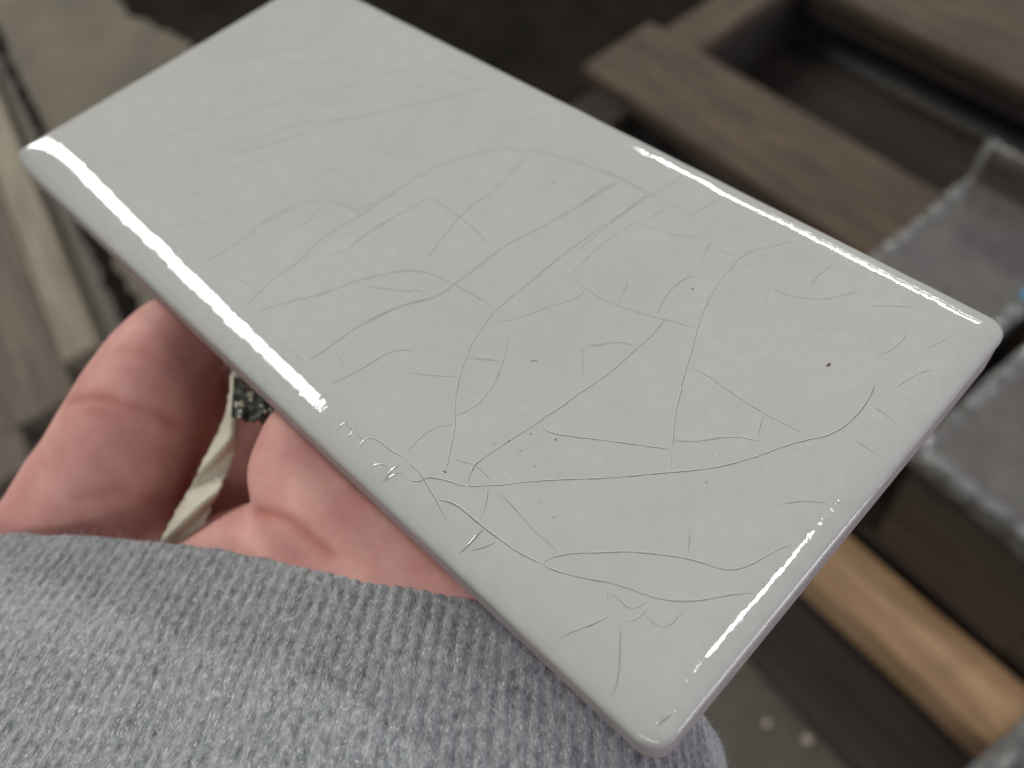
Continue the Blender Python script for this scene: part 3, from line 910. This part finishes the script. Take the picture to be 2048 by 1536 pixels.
for i in range(nr):
    t = (ring[(i + 6) % nr] - ring[i - 6]).normalized()
    o_ = t.cross(FORE).normalized()
    if o_.dot(ring[i] - cen) < 0: o_ = -o_
    outw.append(o_)
NRIB = round(circ / 0.0021)
prof = [(0.012, -0.0030), (0.006, -0.0028), (0.002, -0.0024), (0.0004, -0.0016), (-0.0004, -0.0006), (0.0002, 0.0)]
k = 0.0015
while k < 0.095:
    prof.append((k, 0.0)); k += 0.0013 if k < 0.05 else 0.004
vs, uvv = [], []
for (s, off) in prof:
    for i in range(nr):
        a = i / nr * NRIB
        ph = a - math.floor(a)
        rib = 1 - abs(math.cos(math.pi * ph)) ** 6 * (0.8 + 0.45 * mnoise.noise(Vector((math.floor(a + 0.5) * 3.7, s * 420, 1.0))))
        rr = ((rib - 0.6) * 0.00048 + 0.00006 * math.cos(4 * math.pi * ph)) * min(1.0, 0.35 + s / 0.006) if off > -0.001 else 0.0
        q = ring[i]
        wav = 0.0005 * mnoise.noise(Vector((i * 0.018, s * 40, 2.0))) + 0.0022 * mnoise.noise(Vector((i * 0.004, s * 22, 7.0)))
        st = 0.0006 * mnoise.noise(Vector((i * 0.06, 0.0, 3.0))) + 0.0002 * mnoise.noise(Vector((i * 0.4, 0.0, 5.0)))
        stitch = 0.00004 * math.sin(s * 2 * math.pi / 0.0026) if off == 0.0 else 0
        vs.append(q - FORE * (s + st) + outw[i] * (off + rr + wav + stitch + min(s, 0.02) * 0.05))
        uvv.append((i / nr * circ, s))
fs = []
for j in range(len(prof) - 1):
    for i in range(nr):
        fs.append((j * nr + i, j * nr + (i + 1) % nr, (j + 1) * nr + (i + 1) % nr, (j + 1) * nr + i))
slv = mesh_obj('sleeve', vs, fs, KNIT, person, True)
slv['label'] = 'heather grey rib-knit sleeve cuff'
uvl = slv.data.uv_layers.new(name='UVMap')
lv = np.empty(len(slv.data.loops), dtype=np.int32); slv.data.loops.foreach_get('vertex_index', lv)
uva = np.array(uvv)[lv]
uvl.data.foreach_set('uv', uva.ravel())
# fuzz on the cuff
rnd = random.Random(3)
fv, ff = [], []
FUZZ = simple('grey_lint', (0.42, 0.43, 0.44), 0.9)
for q in range(1800):
    i = rnd.randrange(nr)
    j = 5 if rnd.random() < 0.45 else rnd.randrange(5, min(40, len(prof)))
    p0 = vs[j * nr + i]
    ln = rnd.uniform(0.0006, 0.0017) * (1.6 if rnd.random() < 0.06 else 1)
    d = (outw[i] * rnd.uniform(0.3, 1) + FORE * rnd.uniform(-0.4, 1.2) + Vector((rnd.uniform(-1, 1), rnd.uniform(-1, 1), rnd.uniform(-1, 1))) * 0.7).normalized()
    sd = d.orthogonal().normalized() * 0.000035
    cv = Vector((rnd.uniform(-1, 1), rnd.uniform(-1, 1), rnd.uniform(-1, 1))) * ln * 0.35
    b = len(fv)
    fv += [p0 - sd, p0 + sd, p0 + d * ln * 0.5 + cv - sd, p0 + d * ln * 0.5 + cv + sd, p0 + d * ln + cv * 1.6]
    ff += [(b, b + 1, b + 3, b + 2), (b + 2, b + 3, b + 4)]
fz = mesh_obj('sleeve_lint', fv, ff, FUZZ, slv)
tag(fz, kind='stuff')

# ------------------------------------------------------------------ cream paper strip between thumb and palm
def paper_mat():
    M = Mat('cream_paper')
    v = M.coords('Object')
    a = M.noise(v, 250, 4, 0.6)
    c = M.ramp(a, [(0.3, (0.50, 0.47, 0.36)), (0.7, (0.62, 0.59, 0.47))])
    M.base(c); M.set(Roughness=0.6)
    M.link(M.bump(a, 0.0001, 0.5), M.b.inputs['Normal'])
    return M.m
PAPER = paper_mat()
INK = simple('smudged_dark_print', (0.030, 0.032, 0.022), 0.6, 900, 0.6)
Ls = [(466, 735, .1440), (459, 800, .1440), (447, 846, .1435), (414, 913, .1430), (378, 981, .1425), (345, 1041, .1420), (315, 1100, .1420), (285, 1160, .1420)]
Rs = [(482, 748, .1440), (482, 800, .1440), (473, 861, .1432), (472, 898, .1425), (446, 968, .1415), (426, 1004, .1410), (404, 1075, .1405), (385, 1150, .1405)]
Lc = catmull([P(*p) for p in Ls], 10); Rc = catmull([P(*p) for p in Rs], 10)
nL = len(Lc); NWD = 10
vs, fs = [], []
vn = (EYE - P(430, 940, .135)).normalized()
pleat = cam2w(0.55, -0.45, 0.0)
for i in range(nL):
    for k in range(NWD + 1):
        t = k / NWD
        p = Lc[i].lerp(Rc[i], t)
        s = max(0.0, i / (nL - 1) - 0.28) * 3.1 + t * 0.62
        f_ = s % 1.0
        tri = f_ / 0.7 if f_ < 0.7 else (1 - f_) / 0.3
        amp = 0.0030 * min(1, max(0, i - 14) / 18)
        p = p + vn * (amp * (tri ** 1.6 - 0.5)) + vn * 0.0012 * math.sin(t * math.pi)
        jag = 0.0004 * mnoise.noise(Vector((i * 0.5, k, 0))) if k in (0, NWD) else 0
        vs.append(p + RIGHT * jag)
for i in range(nL - 1):
    for k in range(NWD):
        a = i * (NWD + 1) + k
        fs.append((a, a + 1, a + NWD + 2, a + NWD + 1))
ps = mesh_obj('paper_strip', vs, fs, PAPER, None, True)
so = ps.modifiers.new('thickness', 'SOLIDIFY'); so.thickness = 0.0003
tag(ps, 'folded cream paper strip wedged between thumb and palm', 'paper')
# torn, dark-printed flap at its top
vs, fs = [], []
idx = []
NX, NY = 16, 14
c00, c10, c01, c11 = P(468, 752, .1425), P(560, 820, .1400), P(462, 835, .1390), P(535, 850, .1390)
for j in range(NY + 1):
    for i in range(NX + 1):
        a, b = i / NX, j / NY
        p = c00.lerp(c10, a).lerp(c01.lerp(c11, a), b)
        p = p + vn * 0.0008 * mnoise.noise(Vector((a * 5, b * 5, 1))) + DOWN * 0.0012 * mnoise.noise(Vector((a * 6, 3, 1))) * b
        vs.append(p)
for j in range(NY):
    for i in range(NX):
        k = j * (NX + 1) + i
        fs.append((k, k + 1, k + NX + 2, k + NX + 1))
        idx.append(0 if mnoise.noise(Vector((i * 0.45, j * 0.45, 8.0))) > 0.36 else 1)
fp = mesh_obj('printed_flap', vs, fs, [PAPER, INK], ps, True, idx)
fp['label'] = 'torn paper flap smudged with dark print'
